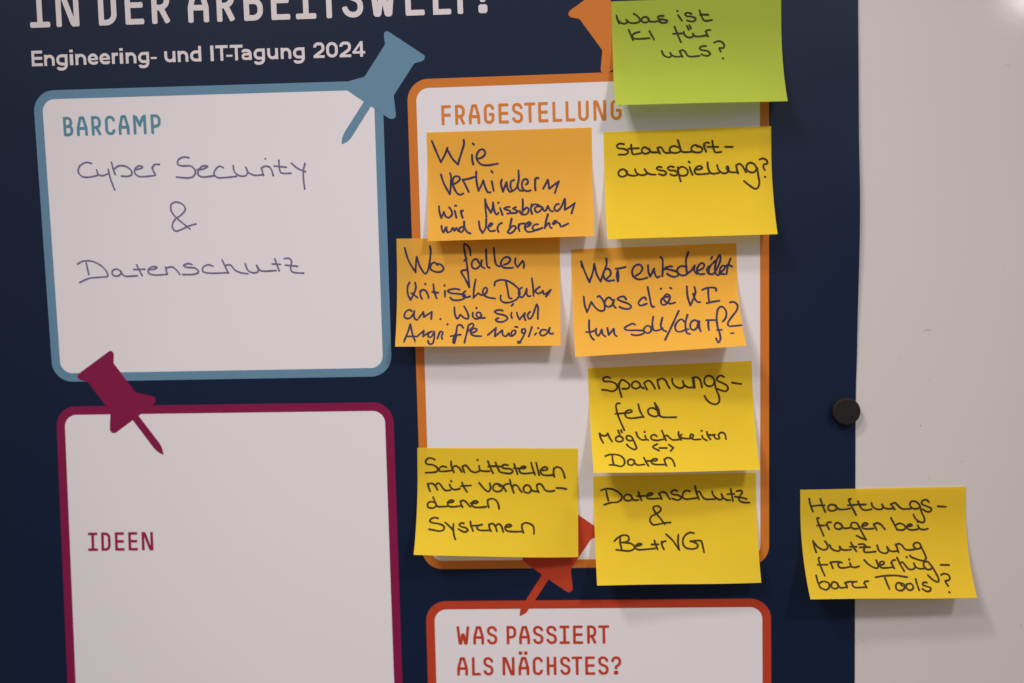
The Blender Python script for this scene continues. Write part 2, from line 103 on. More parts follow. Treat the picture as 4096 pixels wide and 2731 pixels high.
"betr": {"p": [36.07, -62.92, 0.0091, 0.668, 0.416], "lines": ["95 179 154 161 233 167 311 209 349 260 338 305 298 329 209 337 130 360;159 186 167 246 182 310;468 256 419 237 379 261 383 301 437 317 477 293 463 253;467 266 496 309 555 310;557 210 571 265 594 316;538 262 630 260;654 262 713 253 733 238 704 225 664 247 659 287 703 298 821 296;807 236 826 266 842 308;807 238 852 215 896 233 919 273 943 309;1033 209 999 195 955 224 979 249 1047 261 1081 292 1056 319 1007 315 968 299;1190 216 1146 203 1106 237 1100 292 1134 311 1272 301;1252 146 1268 226 1299 318;1268 228 1307 222 1331 267 1369 313 1496 321;1461 220 1473 265 1516 311 1564 330 1589 303 1571 248 1594 303 1638 334 1681 337;1691 201 1702 271 1715 350;1649 261 1732 261;1763 225 1815 220 1829 244 1799 293 1789 337 1837 366 1915 372;1741 294 1819 308 1882 326", "869 616 823 552 748 453 734 413 769 389 818 405 827 440 776 483 706 520 689 569 722 618 791 615 860 602 939 596", "239 808 283 768 353 738 411 751 419 795 378 823 309 826;368 827 456 849 483 892 442 925 373 928 256 912;312 764 309 831 325 908;494 873 543 867 576 853 544 841 504 864 492 897 530 917 629 914 732 907;732 811 744 859 764 917;695 858 779 858;820 827 822 871 844 921;818 859 839 828 869 822;878 737 948 806 1031 928;1031 928 1020 836 1030 748;1222 730 1168 724 1108 761 1079 828 1100 896 1176 921 1246 908 1262 875 1230 846 1172 828;1172 828 1251 822 1304 828 1320 891 1332 963"]},
"haft": {"p": [130.74, -70.56, 0.0068, 0.807, 0.608], "lines": ["108 114 124 196 153 275;244 117 270 199 303 282;134 209 216 198 292 200;429 207 376 189 337 216 342 255 400 270 444 242 425 197;429 212 463 248 516 254 603 244;613 126 589 128 599 171 632 236 675 326;576 203 671 200;700 156 719 208 758 261 806 269 862 259;686 197 797 198;862 183 874 221 922 257 980 261 1004 238 985 191 1014 239 1057 256 1115 256;1100 196 1120 231 1144 266;1095 203 1144 182 1182 217 1230 258 1336 262;1442 212 1403 177 1346 171 1326 210 1355 255 1423 262 1451 237;1442 212 1471 312 1503 396 1487 434 1430 419 1383 369 1371 335;1557 185 1528 155 1475 168 1471 203 1528 234 1586 265 1576 299 1528 301 1485 271;1665 238 1759 245", "229 357 205 352 209 396 239 484 272 571;200 447 284 448;314 427 327 461 343 496;309 444 329 413 368 409;488 435 446 415 411 444 418 483 471 496 506 470 488 432;493 445 520 484 593 483;705 468 678 424 624 423 608 467 645 496 704 488 714 469;709 473 748 561 783 630;783 630 725 608 669 577;743 464 792 456 817 439 784 426 749 450 747 484 790 499 882 496;885 443 902 477 920 514;884 448 929 429 971 449 1019 508;1099 372 1131 442 1164 511;1144 464 1198 439 1255 464 1268 498 1228 522 1161 513;1283 479 1331 475 1351 463 1323 451 1288 470 1291 503 1338 522 1416 515;1418 467 1436 506 1483 521 1536 510;1420 425", "137 631 146 693 163 768;137 636 193 709 257 743 303 725 307 677 282 637;336 685 351 726 401 755 450 754 457 728 451 699 480 742 527 750 591 744;595 659 619 711 651 767;578 711 659 712;687 684 738 680 769 700 746 742 747 775 794 781 882 773;695 722 763 716 822 720;909 699 926 764 967 792 1015 793 1037 766 1024 714 1056 767 1104 775 1152 768;1137 692 1147 730 1158 787;1133 703 1171 683 1208 703 1241 751 1288 761 1371 751;1436 726 1422 683 1374 675 1347 705 1367 744 1415 745 1441 726;1436 726 1466 802 1477 859 1458 892 1397 882 1342 862 1301 845", "194 833 183 839 189 904 210 991 229 1053;163 918 279 920;322 887 331 925 340 964;315 901 356 888 433 891 460 899;442 889 409 917 423 956 480 961 559 948;556 905 569 948 606 959 661 945;553 864;734 873 792 938 873 972 891 949 878 877;898 935 957 926 971 900 934 893 909 925 923 964 989 969 1067 961;1056 909 1066 942 1079 976;1050 916 1075 881 1104 877;1131 849 1159 930 1192 1011;1151 922 1187 902 1215 940 1255 988 1303 989 1337 961;1324 918 1337 961 1381 985 1439 982;1248 846;1292 831;1522 945 1499 907 1451 906 1436 944 1466 992 1514 992 1538 964;1527 945 1564 1031 1586 1116 1571 1143 1518 1120 1467 1063;1642 943 1742 947", "124 1047 130 1125 148 1199;141 1146 193 1121 257 1141 256 1195 212 1224 150 1199;361 1147 327 1127 288 1156 289 1200 339 1211 369 1181 362 1144;363 1162 389 1201 457 1197;459 1139 468 1168 470 1202;456 1146 499 1132 547 1130;604 1131 556 1135 539 1169 562 1198 686 1200;687 1151 697 1171 705 1205;683 1158 706 1128 739 1128;837 1081 924 1067 1069 1061 1214 1082;948 1090 959 1155 974 1223;1135 1186 1100 1147 1061 1176 1059 1229 1108 1244 1153 1215 1158 1167 1109 1149;1242 1159 1192 1168 1178 1211 1214 1240 1258 1217 1258 1174 1233 1156;1310 1105 1316 1170 1324 1241;1435 1150 1398 1147 1382 1175 1425 1195 1469 1215 1452 1248 1412 1255 1366 1223;1626 1060 1667 1047 1716 1066 1723 1104 1699 1128 1661 1132 1683 1194;1680 1268"]}}
TX = {
"sub": {"q": [[-217.105, 130.536], [-63.267, 130.045], [-217.067, 137.502], [-63.318, 136.906]], "l": [["E", 0.0, 0.0335], ["n", 0.0379, 0.0698], ["g", 0.0746, 0.1091], ["i", 0.1158, 0.126], ["n", 0.133, 0.1655], ["e", 0.1706, 0.2015], ["e", 0.2057, 0.2376], ["r", 0.2433, 0.2621], ["i", 0.2669, 0.2771], ["n", 0.2851, 0.317], ["g", 0.3224, 0.3555], ["-", 0.3603, 0.3785], ["u", 0.4015, 0.4349], ["n", 0.4416, 0.4732], ["d", 0.479, 0.5124], ["|", 0.5389, 0.5507], ["T", 0.5555, 0.5922], ["-", 0.5874, 0.6055], ["T", 0.5985, 0.6368], ["a", 0.6327, 0.6639], ["g", 0.6687, 0.7025], ["u", 0.7098, 0.7417], ["n", 0.7497, 0.7809], ["g", 0.7864, 0.8208], ["2", 0.8469, 0.8798], ["0", 0.8852, 0.9193], ["2", 0.9244, 0.9585], ["4", 0.9627, 1.0]]},
"barcamp": {"q": [[-204.088, 98.56], [-158.545, 98.434], [-204.134, 107.354], [-158.63, 107.285]], "l": [["B", 0.0, 0.0993], ["A", 0.1365, 0.2478], ["R", 0.2893, 0.3914], ["C", 0.4301, 0.5333], ["A", 0.566, 0.6779], ["M", 0.7189, 0.851], ["P", 0.899, 1.0]]},
"frage": {"q": [[-29.55, 98.502], [51.565, 98.552], [-29.567, 107.362], [51.501, 107.526]], "l": [["F", 0.0, 0.0538], ["R", 0.0765, 0.1332], ["A", 0.1521, 0.2159], ["G", 0.2371, 0.2952], ["E", 0.3188, 0.3751], ["S", 0.394, 0.4544], ["T", 0.4629, 0.5243], ["E", 0.5394, 0.5947], ["L", 0.6183, 0.6717], ["L", 0.6911, 0.744], ["U", 0.7605, 0.8191], ["N", 0.8451, 0.915], ["G", 0.94, 1.0]]},
"ideen": {"q": [[-203.982, -95.635], [-172.334, -95.564], [-203.703, -86.684], [-172.217, -86.67]], "l": [["I", 0.0, 0.1521], ["D", 0.2055, 0.3486], ["E", 0.4156, 0.5592], ["E", 0.6207, 0.7632], ["N", 0.8252, 1.0]]},
"was": {"q": [[-29.382, -142.557], [42.493, -142.568], [-29.291, -133.643], [42.475, -133.676]], "l": [["W", 0.0, 0.0861], ["A", 0.1099, 0.1812], ["S", 0.2007, 0.2684], ["P", 0.3291, 0.393], ["A", 0.411, 0.4823], ["S", 0.5029, 0.5705], ["S", 0.5895, 0.6582], ["I", 0.6746, 0.7422], ["E", 0.7633, 0.8283], ["R", 0.8547, 0.9181], ["T", 0.9287, 1.0]]},
"als": {"q": [[-29.486, -157.592], [47.824, -157.529], [-29.395, -148.633], [47.798, -148.596]], "l": [["A", 0.0, 0.0664], ["L", 0.091, 0.1457], ["S", 0.1609, 0.2229], ["N", 0.2781, 0.3519], ["Ä", 0.375, 0.4414], ["C", 0.4626, 0.5251], ["H", 0.5477, 0.6068], ["S", 0.6299, 0.6924], ["T", 0.6998, 0.7653], ["E", 0.7815, 0.8415], ["S", 0.8602, 0.9237], ["?", 0.94, 1.0]]},
"headline": {"q": [[-216.82, 147.771], [-7.557, 147.318], [-216.784, 164.911], [-7.711, 164.098]], "l": [["I", 0.0, 0.0449], ["N", 0.0588, 0.1099], ["D", 0.153, 0.1932], ["E", 0.2122, 0.2536], ["R", 0.2708, 0.3122], ["A", 0.3505, 0.3963], ["R", 0.4138, 0.4544], ["B", 0.473, 0.5149], ["E", 0.5328, 0.5739], ["I", 0.5862, 0.6306], ["T", 0.6367, 0.6808], ["S", 0.6869, 0.7327], ["W", 0.7466, 0.8033], ["E", 0.824, 0.8652], ["L", 0.8833, 0.9221], ["T", 0.9198, 0.964], ["!", 0.9807, 1.0]]}}

rnd = random.Random(4)


def P(u, v, w):
    return (u * MM, -w * MM, v * MM)


# ------------------------------------------------------------------ materials
def material(name, colour, rough=0.6, spec=0.4, var=0.03, vscale=60.0, bump=0.0, bscale=900.0,
             translucent=0.0, coat=0.0, coat_rough=0.1):
    m = bpy.data.materials.new(name)
    m.use_nodes = True
    nt = m.node_tree
    n, l = nt.nodes, nt.links
    b = n['Principled BSDF']
    out = n['Material Output']
    b.inputs['Roughness'].default_value = rough
    b.inputs['Specular IOR Level'].default_value = spec
    b.inputs['Coat Weight'].default_value = coat
    b.inputs['Coat Roughness'].default_value = coat_rough
    tc = n.new('ShaderNodeTexCoord')
    no = n.new('ShaderNodeTexNoise')
    no.inputs['Scale'].default_value = vscale
    no.inputs['Detail'].default_value = 6.0
    l.new(tc.outputs['Object'], no.inputs['Vector'])
    mx = n.new('ShaderNodeMix')
    mx.data_type = 'RGBA'
    mx.inputs['A'].default_value = tuple(c * (1 - var) for c in colour) + (1,)
    mx.inputs['B'].default_value = tuple(min(1, c * (1 + var)) for c in colour) + (1,)
    l.new(no.outputs['Fac'], mx.inputs['Factor'])
    l.new(mx.outputs['Result'], b.inputs['Base Color'])
    bp = None
    if bump:
        nb = n.new('ShaderNodeTexNoise')
        nb.inputs['Scale'].default_value = bscale
        nb.inputs['Detail'].default_value = 3.0
        l.new(tc.outputs['Object'], nb.inputs['Vector'])
        bp = n.new('ShaderNodeBump')
        bp.inputs['Strength'].default_value = 1.0
        bp.inputs['Distance'].default_value = bump
        l.new(nb.outputs['Fac'], bp.inputs['Height'])
        l.new(bp.outputs[0], b.inputs['Normal'])
        if coat:
            l.new(bp.outputs[0], b.inputs['Coat Normal'])
    if translucent:
        tr = n.new('ShaderNodeBsdfTranslucent')
        l.new(mx.outputs['Result'], tr.inputs['Color'])
        ms = n.new('ShaderNodeMixShader')
        ms.inputs['Fac'].default_value = translucent
        l.new(b.outputs[0], ms.inputs[1])
        l.new(tr.outputs[0], ms.inputs[2])
        l.new(ms.outputs[0], out.inputs['Surface'])
    return m


M = {}
M['board'] = material('whiteboard enamel', (0.645, 0.612, 0.59), 0.42, 0.35, 0.022, 14, 0.000011, 300, coat=0.34, coat_rough=0.09)
M['speck'] = material('dark specks', (0.05, 0.045, 0.045), 0.6)
GL = dict(rough=0.46, spec=0.24, bump=0.000006, bscale=1500)
M['navy'] = material('navy print', (0.0036, 0.0120, 0.0385), var=0.12, vscale=700, **GL)
M['white'] = material('white print', (0.765, 0.745, 0.755), var=0.012, vscale=30, rough=0.5, spec=0.3, bump=0.000005, bscale=1500)
M['cream'] = material('white lettering', (0.72, 0.675, 0.675), var=0.015, **GL)
M['blue'] = material('steel blue print', (0.125, 0.255, 0.365), var=0.04, vscale=500, **GL)
M['teal'] = material('teal lettering', (0.095, 0.265, 0.345), var=0.03, **GL)
M['purple'] = material('plum print', (0.225, 0.008, 0.060), var=0.05, vscale=500, **GL)
M['plum_text'] = material('plum lettering', (0.31, 0.012, 0.085), var=0.03, **GL)
M['orange'] = material('orange print', (0.60, 0.185, 0.024), var=0.04, vscale=500, **GL)
M['orange_text'] = material('orange lettering', (0.66, 0.215, 0.030), var=0.03, **GL)
M['red'] = material('red print', (0.47, 0.050, 0.018), var=0.04, vscale=500, **GL)
M['red_text'] = material('red lettering', (0.50, 0.050, 0.018), var=0.03, **GL)
M['marker'] = material('violet marker', (0.165, 0.140, 0.265), 0.5, 0.3, 0.18, 160)
M['marker_end'] = material('pooled violet marker', (0.05, 0.04, 0.10), 0.5, 0.3, 0.1, 300)
M['black_ink'] = material('black felt pen', (0.055, 0.037, 0.016), 0.7, 0.08, 0.25, 250)
M['green_ink'] = material('black felt pen on green', (0.040, 0.042, 0.018), 0.7, 0.08, 0.25, 250)
M['blue_ink'] = material('blue black felt pen', (0.043, 0.036, 0.088), 0.7, 0.08, 0.25, 250)
PAPER = dict(rough=0.75, spec=0.15, var=0.02, vscale=90, bump=0.000010, bscale=1400, translucent=0.33)
M['yellow_note'] = material('yellow note paper', (0.94, 0.70, 0.040), **PAPER)
M['deep_yellow_note'] = material('deep yellow note paper', (0.90, 0.635, 0.036), **PAPER)
M['orange_note'] = material('orange note paper', (0.96, 0.535, 0.072), **PAPER)
M['green_note'] = material('lime note paper', (0.495, 0.63, 0.072), **PAPER)
M['rubber'] = material('black magnet', (0.013, 0.011, 0.011), 0.6, 0.25, 0.15, 400, 0.00002, 1200)


# ------------------------------------------------------------------ mesh helpers
class MB:
    """collects polygons, then links them as one mesh object"""

    def __init__(self):
        self.v, self.f, self.mi = [], [], []

    def poly(self, pts, mi=0):
        k = len(self.v)
        self.v += pts
        self.f.append(tuple(range(k, k + len(pts))))
        self.mi.append(mi)

    def build(self, name, mats, parent=None, smooth=False, loc=None):
        me = bpy.data.meshes.new(name)
        off = Vector(loc) if loc else Vector((0, 0, 0))
        me.from_pydata([tuple(Vector(p) - off) for p in self.v], [], self.f)
        for m in (mats if isinstance(mats, (list, tuple)) else [mats]):
            me.materials.append(m)
        me.polygons.foreach_set('material_index', self.mi)
        if smooth:
            me.polygons.foreach_set('use_smooth', [True] * len(self.f))
        me.update()
        o = bpy.data.objects.new(name, me)
        COL.objects.link(o)
        o.location = off
        if parent is not None:
            o.parent = parent
            o.location = off - parent.matrix_world.translation if parent.type == 'EMPTY' else off
        return o


def empty(name, loc):
    o = bpy.data.objects.new(name, None)
    o.empty_display_size = 0.01
    o.location = loc
    COL.objects.link(o)
    bpy.context.view_layer.update()
    return o


def tag(o, label, cat=None, group=None, kind=None):
    if label:
        o['label'] = label
    if cat:
        o['category'] = cat
    if group:
        o['group'] = group
    if kind:
        o['kind'] = kind
    return o


def smooth_path(pts, step):
    """Catmull-Rom through the traced points"""
    if len(pts) < 3:
        if len(pts) == 2:
            a, b = pts
            n = max(2, int(math.dist(a, b) / step))
            return [(a[0] + (b[0] - a[0]) * i / n, a[1] + (b[1] - a[1]) * i / n) for i in range(n + 1)]
        return list(pts)
    q = [(2 * pts[0][0] - pts[1][0], 2 * pts[0][1] - pts[1][1])] + list(pts) + [(2 * pts[-1][0] - pts[-2][0], 2 * pts[-1][1] - pts[-2][1])]
    out = []
    for i in range(1, len(q) - 2):
        p0, p1, p2, p3 = q[i - 1:i + 3]
        t = [0.0]
        for a, b in ((p0, p1), (p1, p2), (p2, p3)):
            t.append(t[-1] + max(1e-6, math.dist(a, b)) ** 0.5)
        n = max(2, int(math.dist(p1, p2) / step))
        for k in range(n):
            x = t[1] + (t[2] - t[1]) * k / n

            def lp(a, b, ta, tb):
                f = (x - ta) / (tb - ta)
                return (a[0] + (b[0] - a[0]) * f, a[1] + (b[1] - a[1]) * f)
            a1, a2, a3 = lp(p0, p1, t[0], t[1]), lp(p1, p2, t[1], t[2]), lp(p2, p3, t[2], t[3])
            b1, b2 = lp(a1, a2, t[0], t[2]), lp(a2, a3, t[1], t[3])
            out.append(lp(b1, b2, t[1], t[2]))
    out.append(pts[-1])
    return out


def ink_stroke(mb, pts, width, place, level, taper=0.0, end_dot=None):
    """one pen stroke: a ribbon with round ends, laid on a surface by place(x, y, lift)"""
    hw = width / 2
    if len(pts) == 1:
        c = pts[0]
        ring = [place(c[0] + hw * 1.25 * math.cos(a * math.pi / 6), c[1] + hw * 1.25 * math.sin(a * math.pi / 6), level) for a in range(12)]
        mb.poly(ring)
        return
    path = smooth_path(pts, width * 0.55)
    n = len(path)
    ph = rnd.uniform(0, 6.28)
    L, R, W = [], [], []
    for i, p in enumerate(path):
        a, b = path[max(0, i - 1)], path[min(n - 1, i + 1)]
        d = math.hypot(b[0] - a[0], b[1] - a[1]) or 1e-9
        nx, ny = -(b[1] - a[1]) / d, (b[0] - a[0]) / d
        w = hw * (1 + 0.07 * math.sin(ph + i * 0.45) + 0.03 * math.sin(2.1 * ph + i * 1.3))
        if taper and i > n * 0.8:
            w *= 1 - taper * (i - n * 0.8) / (n * 0.2)
        W.append(w)
        L.append((p[0] + nx * w, p[1] + ny * w))
        R.append((p[0] - nx * w, p[1] - ny * w))
    for i in range(n - 1):
        z0, z1 = level + 0.012 * i / n, level + 0.012 * (i + 1) / n
        mb.poly([place(*R[i], z0), place(*R[i + 1], z1), place(*L[i + 1], z1), place(*L[i], z0)])
    for end, prv, w, z in ((path[0], path[1], W[0], level), (path[-1], path[-2], W[-1], level + 0.012)):
        ang = math.atan2(end[1] - prv[1], end[0] - prv[0])
        mb.poly([place(end[0] + w * math.cos(ang + a), end[1] + w * math.sin(ang + a), z)
                 for a in [math.pi * (k / 8 - 0.5) for k in range(9)]])
    if end_dot:
        c = path[-1]
        mb.poly([place(c[0] + hw * 0.72 * math.cos(a * math.pi / 5), c[1] + hw * 0.72 * math.sin(a * math.pi / 5), level + 0.03) for a in range(10)], 1)


def parse(s, k):
    out = []
    for st in s.split(';'):
        q = [int(x) * k for x in st.split()]
        out.append(list(zip(q[0::2], q[1::2])))
    return out


# ------------------------------------------------------------------ whiteboard
def whiteboard():
    mb = MB()
    u0, u1, v0, v1, d, r = -620, 580, -480, 420, 16, 3
    front = [(u0 + r, v0 + r), (u1 - r, v0 + r), (u1 - r, v1 - r), (u0 + r, v1 - r)]
    side = [(u0, v0), (u1, v0), (u1, v1), (u0, v1)]
    mb.poly([P(a, b, 0) for a, b in front])
    for i in range(4):
        j = (i + 1) % 4
        mb.poly([P(*side[i], -r), P(*side[j], -r), P(*front[j], 0), P(*front[i], 0)])
        mb.poly([P(*side[i], -d), P(*side[j], -d), P(*side[j], -r), P(*side[i], -r)])
    mb.poly([P(a, b, -d) for a, b in reversed(side)])
    for u, v, r in SPECK:
        k = rnd.uniform(0.6, 1.4)
        a0 = rnd.uniform(0, 6)
        mb.poly([P(u + r * 0.8 * k * math.cos(a0 + t * 0.7854), v + r * 0.8 / k * math.sin(a0 + t * 0.7854), 0.05) for t in range(8)], 1)
    # a short hair-like scuff
    for a, b in (((186.0, 0.6), (187.6, 1.5)), ((187.6, 1.5), (189.2, 1.0))):
        mb.poly([P(a[0], a[1] - .07, .05), P(b[0], b[1] - .07, .05), P(b[0], b[1] + .07, .05), P(a[0], a[1] + .07, .05)], 1)
    o = mb.build('whiteboard', [M['board'], M['speck']])
    return tag(o, 'plain white glossy whiteboard with tiny dark specks behind the poster', 'whiteboard')


whiteboard()


# ------------------------------------------------------------------ poster
poster = empty('poster', P(-52, -58, 0))
tag(poster, 'large navy blue printed poster with four rounded outlined panels and pin drawings', 'poster')


def edge_u(v):
    pts = sorted((p[1], p[0]) for p in EDGE)
    if v <= pts[0][0]:
        return pts[0][1]
    for (a, ua), (b, ub) in zip(pts, pts[1:]):
        if v <= b:
            f = (v - a) / (b - a)
            f = f * f * (3 - 2 * f)
            return ua + (ub - ua) * f
    return pts[-1][1]


def sheet_w(u, v):
    f = max(0.0, min(1.0, (u - 128) / 27))
    lift = 2.3 * math.exp(-((v - 52) / 48) ** 2) + 0.7 * math.exp(-((v - 130) / 30) ** 2)
    return 0.30 + lift * f * f


def poster_sheet():
    mb = MB()
    us = [-262 + 26 * i for i in range(15)] + [128 + 2.8 * i for i in range(1, 10)] + [None]
    vs_ = [-300 + 9 * j for j in range(61)]
    last = len(us) - 1

    def pt(i, j):
        v = vs_[j]
        u = edge_u(v) if us[i] is None else us[i]
        return u, v
    grid = [[pt(i, j) for j in range(len(vs_))] for i in range(len(us))]
    idx = {}
    for i in range(len(us)):
        for j in range(len(vs_)):
            u, v = grid[i][j]
            idx[i, j] = len(mb.v)
            mb.v.append(P(u, v, sheet_w(u, v)))
    for i in range(last):
        for j in range(len(vs_) - 1):
            mb.f.append((idx[i, j], idx[i + 1, j], idx[i + 1, j + 1], idx[i, j + 1]))
            mb.mi.append(0)
    for j in range(len(vs_) - 1):        # paper thickness along the right edge
        (ua, va), (ub, vb) = grid[last][j], grid[last][j + 1]
        wa, wb_ = sheet_w(ua, va), sheet_w(ub, vb)
        mb.poly([P(ua, va, wa - .25), P(ub, vb, wb_ - .25), P(ub, vb, wb_), P(ua, va, wa)])
    return mb.build('sheet', M['navy'], poster, smooth=True)


poster_sheet()


def rounded(corners, r, inset, n=12):
    """outline of a rounded quadrilateral, inset from its measured corners"""
    out = []
    k = len(corners)
    C = []
    for i in range(k):
        a, b, c = Vector(corners[i - 1]), Vector(corners[i]), Vector(corners[(i + 1) % k])
        d1, d2 = (a - b).normalized(), (c - b).normalized()
        C.append((b + (d1 + d2) * inset, d1, d2))
    for b, d1, d2 in C:
        c = b + (d1 + d2) * r
        a1 = math.atan2(-d2.y, -d2.x)
        a2 = math.atan2(-d1.y, -d1.x)
        da = (a2 - a1 + math.pi) % (2 * math.pi) - math.pi
        for t in range(n + 1):
            a = a1 + da * t / n
            out.append((c.x + r * math.cos(a), c.y + r * math.sin(a)))
    return out


# monoline capitals: centre lines with corner radii, in cap heights; w = letter width, t = stroke
def glyph(ch, w, t):
    a = t / 2
    l, r, b, p = a, w - a, a, 1 - a
    c, R, m = w / 2, (w - t) / 2, 0.505
    if ch == 'A' or ch == 'Ä':
        g = [[(l, 0, 0), (l, .385, .12), (c - .075, p, .01), (c + .075, p, .01), (r, .385, .12), (r, 0, 0)], [(l, .385, 0), (r, .385, 0)]]
        if ch == 'Ä':
            for x in (.21 * w, .69 * w):
                g.append([(x - .097, 1.205, 0), (x + .097, 1.205, 0), 'dot'])
        return g
    if ch == 'B':
        q = r - .035
        return [[(l, 0, 0), (l, 1, 0)], [(l, p, 0), (q, p, .17), (q, m, .17), (l, m, 0)], [(l, m, 0), (r, m, .17), (r, b, .19), (l, b, 0)]]
    if ch == 'C':
        return [[(r, .70, 0), (r, p, R), (l, p, R), (l, b, R), (r, b, R), (r, .30, 0)]]
    if ch == 'D':
        return [[(l, 0, 0), (l, 1, 0)], [(l, p, 0), (r, p, .22), (r, b, .22), (l, b, 0)]]
    if ch == 'E':
        return [[(l, 0, 0), (l, 1, 0)], [(l, p, 0), (w - .01, p, 0)], [(l, m, 0), (w - .025, m, 0)], [(l, b, 0), (w, b, 0)]]
    if ch == 'F':
        return [[(l, 0, 0), (l, 1, 0)], [(l, p, 0), (w, p, 0)], [(l, m, 0), (w - .02, m, 0)]]
    if ch == 'G':
        return [[(r, .70, 0), (r, p, R), (l, p, R), (l, b, R), (r, b, R), (r, .475, .01), (c - .02, .475, 0)]]
    if ch == 'H':
        return [[(l, 0, 0), (l, 1, 0)], [(r, 0, 0), (r, 1, 0)], [(l, m, 0), (r, m, 0)]]
    if ch == 'I':
        return [[(0, b, 0), (w, b, 0)], [(.012, p, 0), (w - .012, p, 0)], [(c, b, 0), (c, p, 0)]]
    if ch == 'L':
        return [[(l, 1, 0), (l, b, 0.0), (w, b, 0)]]
    if ch == 'M':
        return [[(l, 0, 0), (l, 1, 0)], [(r, 0, 0), (r, 1, 0)], [(l + .07, p, 0), (c, .46, 0.01), (r - .07, p, 0)]]
    if ch == 'N':
        return [[(l, 0, 0), (l, 1, 0)], [(r, 0, 0), (r, 1, 0)], [(l + .085, p + .02, 0), (r - .085, b - .02, 0)], [(l, p, 0), (l + .14, p, 0)], [(r, b, 0), (r - .14, b, 0)]]
    if ch == 'P':
        return [[(l, 0, 0), (l, 1, 0)], [(l, p, 0), (r, p, .2), (r, .39, .2), (l, .39, 0)]]
    if ch == 'R':
        q = r - .02
        return [[(l, 0, 0), (l, 1, 0)], [(l, p, 0), (q, p, .2), (q, .42, .19), (l, .42, 0)], [(c - .01, .42, 0), (r, .02, 0)]]
    if ch == 'S':
        return [[(r - .01, .70, 0), (r - .01, p, R), (l, p, R), (l, .60, .2), (r, .43, .2), (r, b, R), (l, b, R), (l, .29, 0)]]
    if ch == 'T':
        return [[(0, p, 0), (w, p, 0)], [(c, 0, 0), (c, p, 0)]]
    if ch == 'U':
        return [[(l, 1, 0), (l, b, R), (r, b, R), (r, 1, 0)]]
    if ch == 'W':
        return [[(l, 1, 0), (l + .10, .07, .01), (l + .16, .07, .01), (c - .03, .54, .01), (c + .03, .54, .01), (r - .16, .07, .01), (r - .10, .07, .01), (r, 1, 0)]]
    xh, q = .715, .715 - a
    if ch == '|':
        return [[(c, 0, 0), (c, 1, 0), .21]]
    if ch == 'i':
        return [[(c, 0, 0), (c, xh, 0), w], [(c, .83, 0), (c, 1, 0), w]]
    if ch == 'n':
        return [[(l, 0, 0), (l, xh, 0)], [(l, .25, 0), (l, q, R), (r, q, R), (r, 0, 0)]]
    if ch == 'u':
        return [[(l, xh, 0), (l, a, R), (r, a, R), (r, .4, 0)], [(r, 0, 0), (r, xh, 0)]]
    if ch == 'r':
        return [[(l, 0, 0), (l, xh, 0)], [(l, .25, 0), (l, q, .22), (w, q, 0)]]
    if ch == 'e':
        return [[(r, .30, 0), (r, q, R), (l, q, R), (l, a - .01, R), (r, a - .01, R), (r, .20, 0)], [(l, .345, 0), (r, .345, 0), .125]]
    if ch == 'd' or ch == 'g':
        top = 1 if ch == 'd' else xh
        g = [[(r, .5, 0), (r, q, R), (l, q, R), (l, a, R), (r, a, R), (r, .2, 0)], [(r, 0, 0), (r, top, 0)]]
        if ch == 'g':
            g.append([(r, .2, 0), (r, a - .325, R), (l + .02, a - .325, R), (l + .02, -.10, 0)])
        return g
    if ch == 'a':
        return [[(l + .01, .50, 0), (l + .01, q, R), (r - .02, q, R), (r - .02, 0, 0)], [(r - .02, .40, 0), (l, .36, .14), (l, a - .005, .14), (r - .02, a - .005, .14), (r - .02, .3, 0), t * .9]]
    if ch == '-':
        return [[(0, .31, 0), (w, .31, 0), .125]]
    if ch == '2':
        return [[(l, .68, 0), (l, p, R), (r, p, R), (r, .50, .22), (l + .01, a + .03, 0)], [(0, a - .01, 0), (w, a - .01, 0), .17]]
    if ch == '0':
        return [[(l, .5, 0), (l, p, R), (r, p, R), (r, a, R), (l, a, R), (l, .5, 0)]]
    if ch == '4':
        k = w * .71
        return [[(k, 0, 0), (k, 1, 0)], [(k - .03, p + .01, 0), (.07, .30, 0), .14], [(0, .28, 0), (w, .28, 0), .16]]
    if ch == '?':
        return [[(l, .68, 0), (l, p, R), (r, p, R), (r, .56, .2), (c - .02, .44, .12), (c - .02, .30, 0)], [(c - .135, .115, 0), (c + .10, .115, 0), 'dot']]
    if ch == '!':
        return [[(c, .295, 0), (c, 1, 0)], [(0, w * .5, 0), (w, w * .5, 0), 'dot']]
    return []


def fillet(path):
    out = []
    n = len(path)
    for i, (x, y, r) in enumerate(path):
        if i in (0, n - 1) or r <= 0:
            out.append((x, y))
            continue
        p, a, b = Vector((x, y)), Vector(path[i - 1][:2]), Vector(path[i + 1][:2])
        d1, d2 = (a - p), (b - p)
        l1, l2 = d1.length, d2.length
        d1.normalize()
        d2.normalize()
        half = math.acos(max(-1, min(1, d1.dot(d2)))) / 2
        tl = min(r / math.tan(half), l1 * (0.999 if i == 1 else 0.5), l2 * (0.999 if i == n - 2 else 0.5))
        rr = tl * math.tan(half)
        c = p + (d1 + d2).normalized() * (rr / math.sin(half))
        s, e_ = p + d1 * tl, p + d2 * tl
        a0 = math.atan2(s.y - c.y, s.x - c.x)
        a1 = math.atan2(e_.y - c.y, e_.x - c.x)
        da = (a1 - a0 + math.pi) % (2 * math.pi) - math.pi
        k = max(2, int(abs(da) / 0.22))
        out += [(c.x + rr * math.cos(a0 + da * j / k), c.y + rr * math.sin(a0 + da * j / k)) for j in range(k + 1)]
    clean = [out[0]]
    for q in out[1:]:
        if math.dist(q, clean[-1]) > 0.012:
            clean.append(q)
    clean[-1] = out[-1]
    return clean


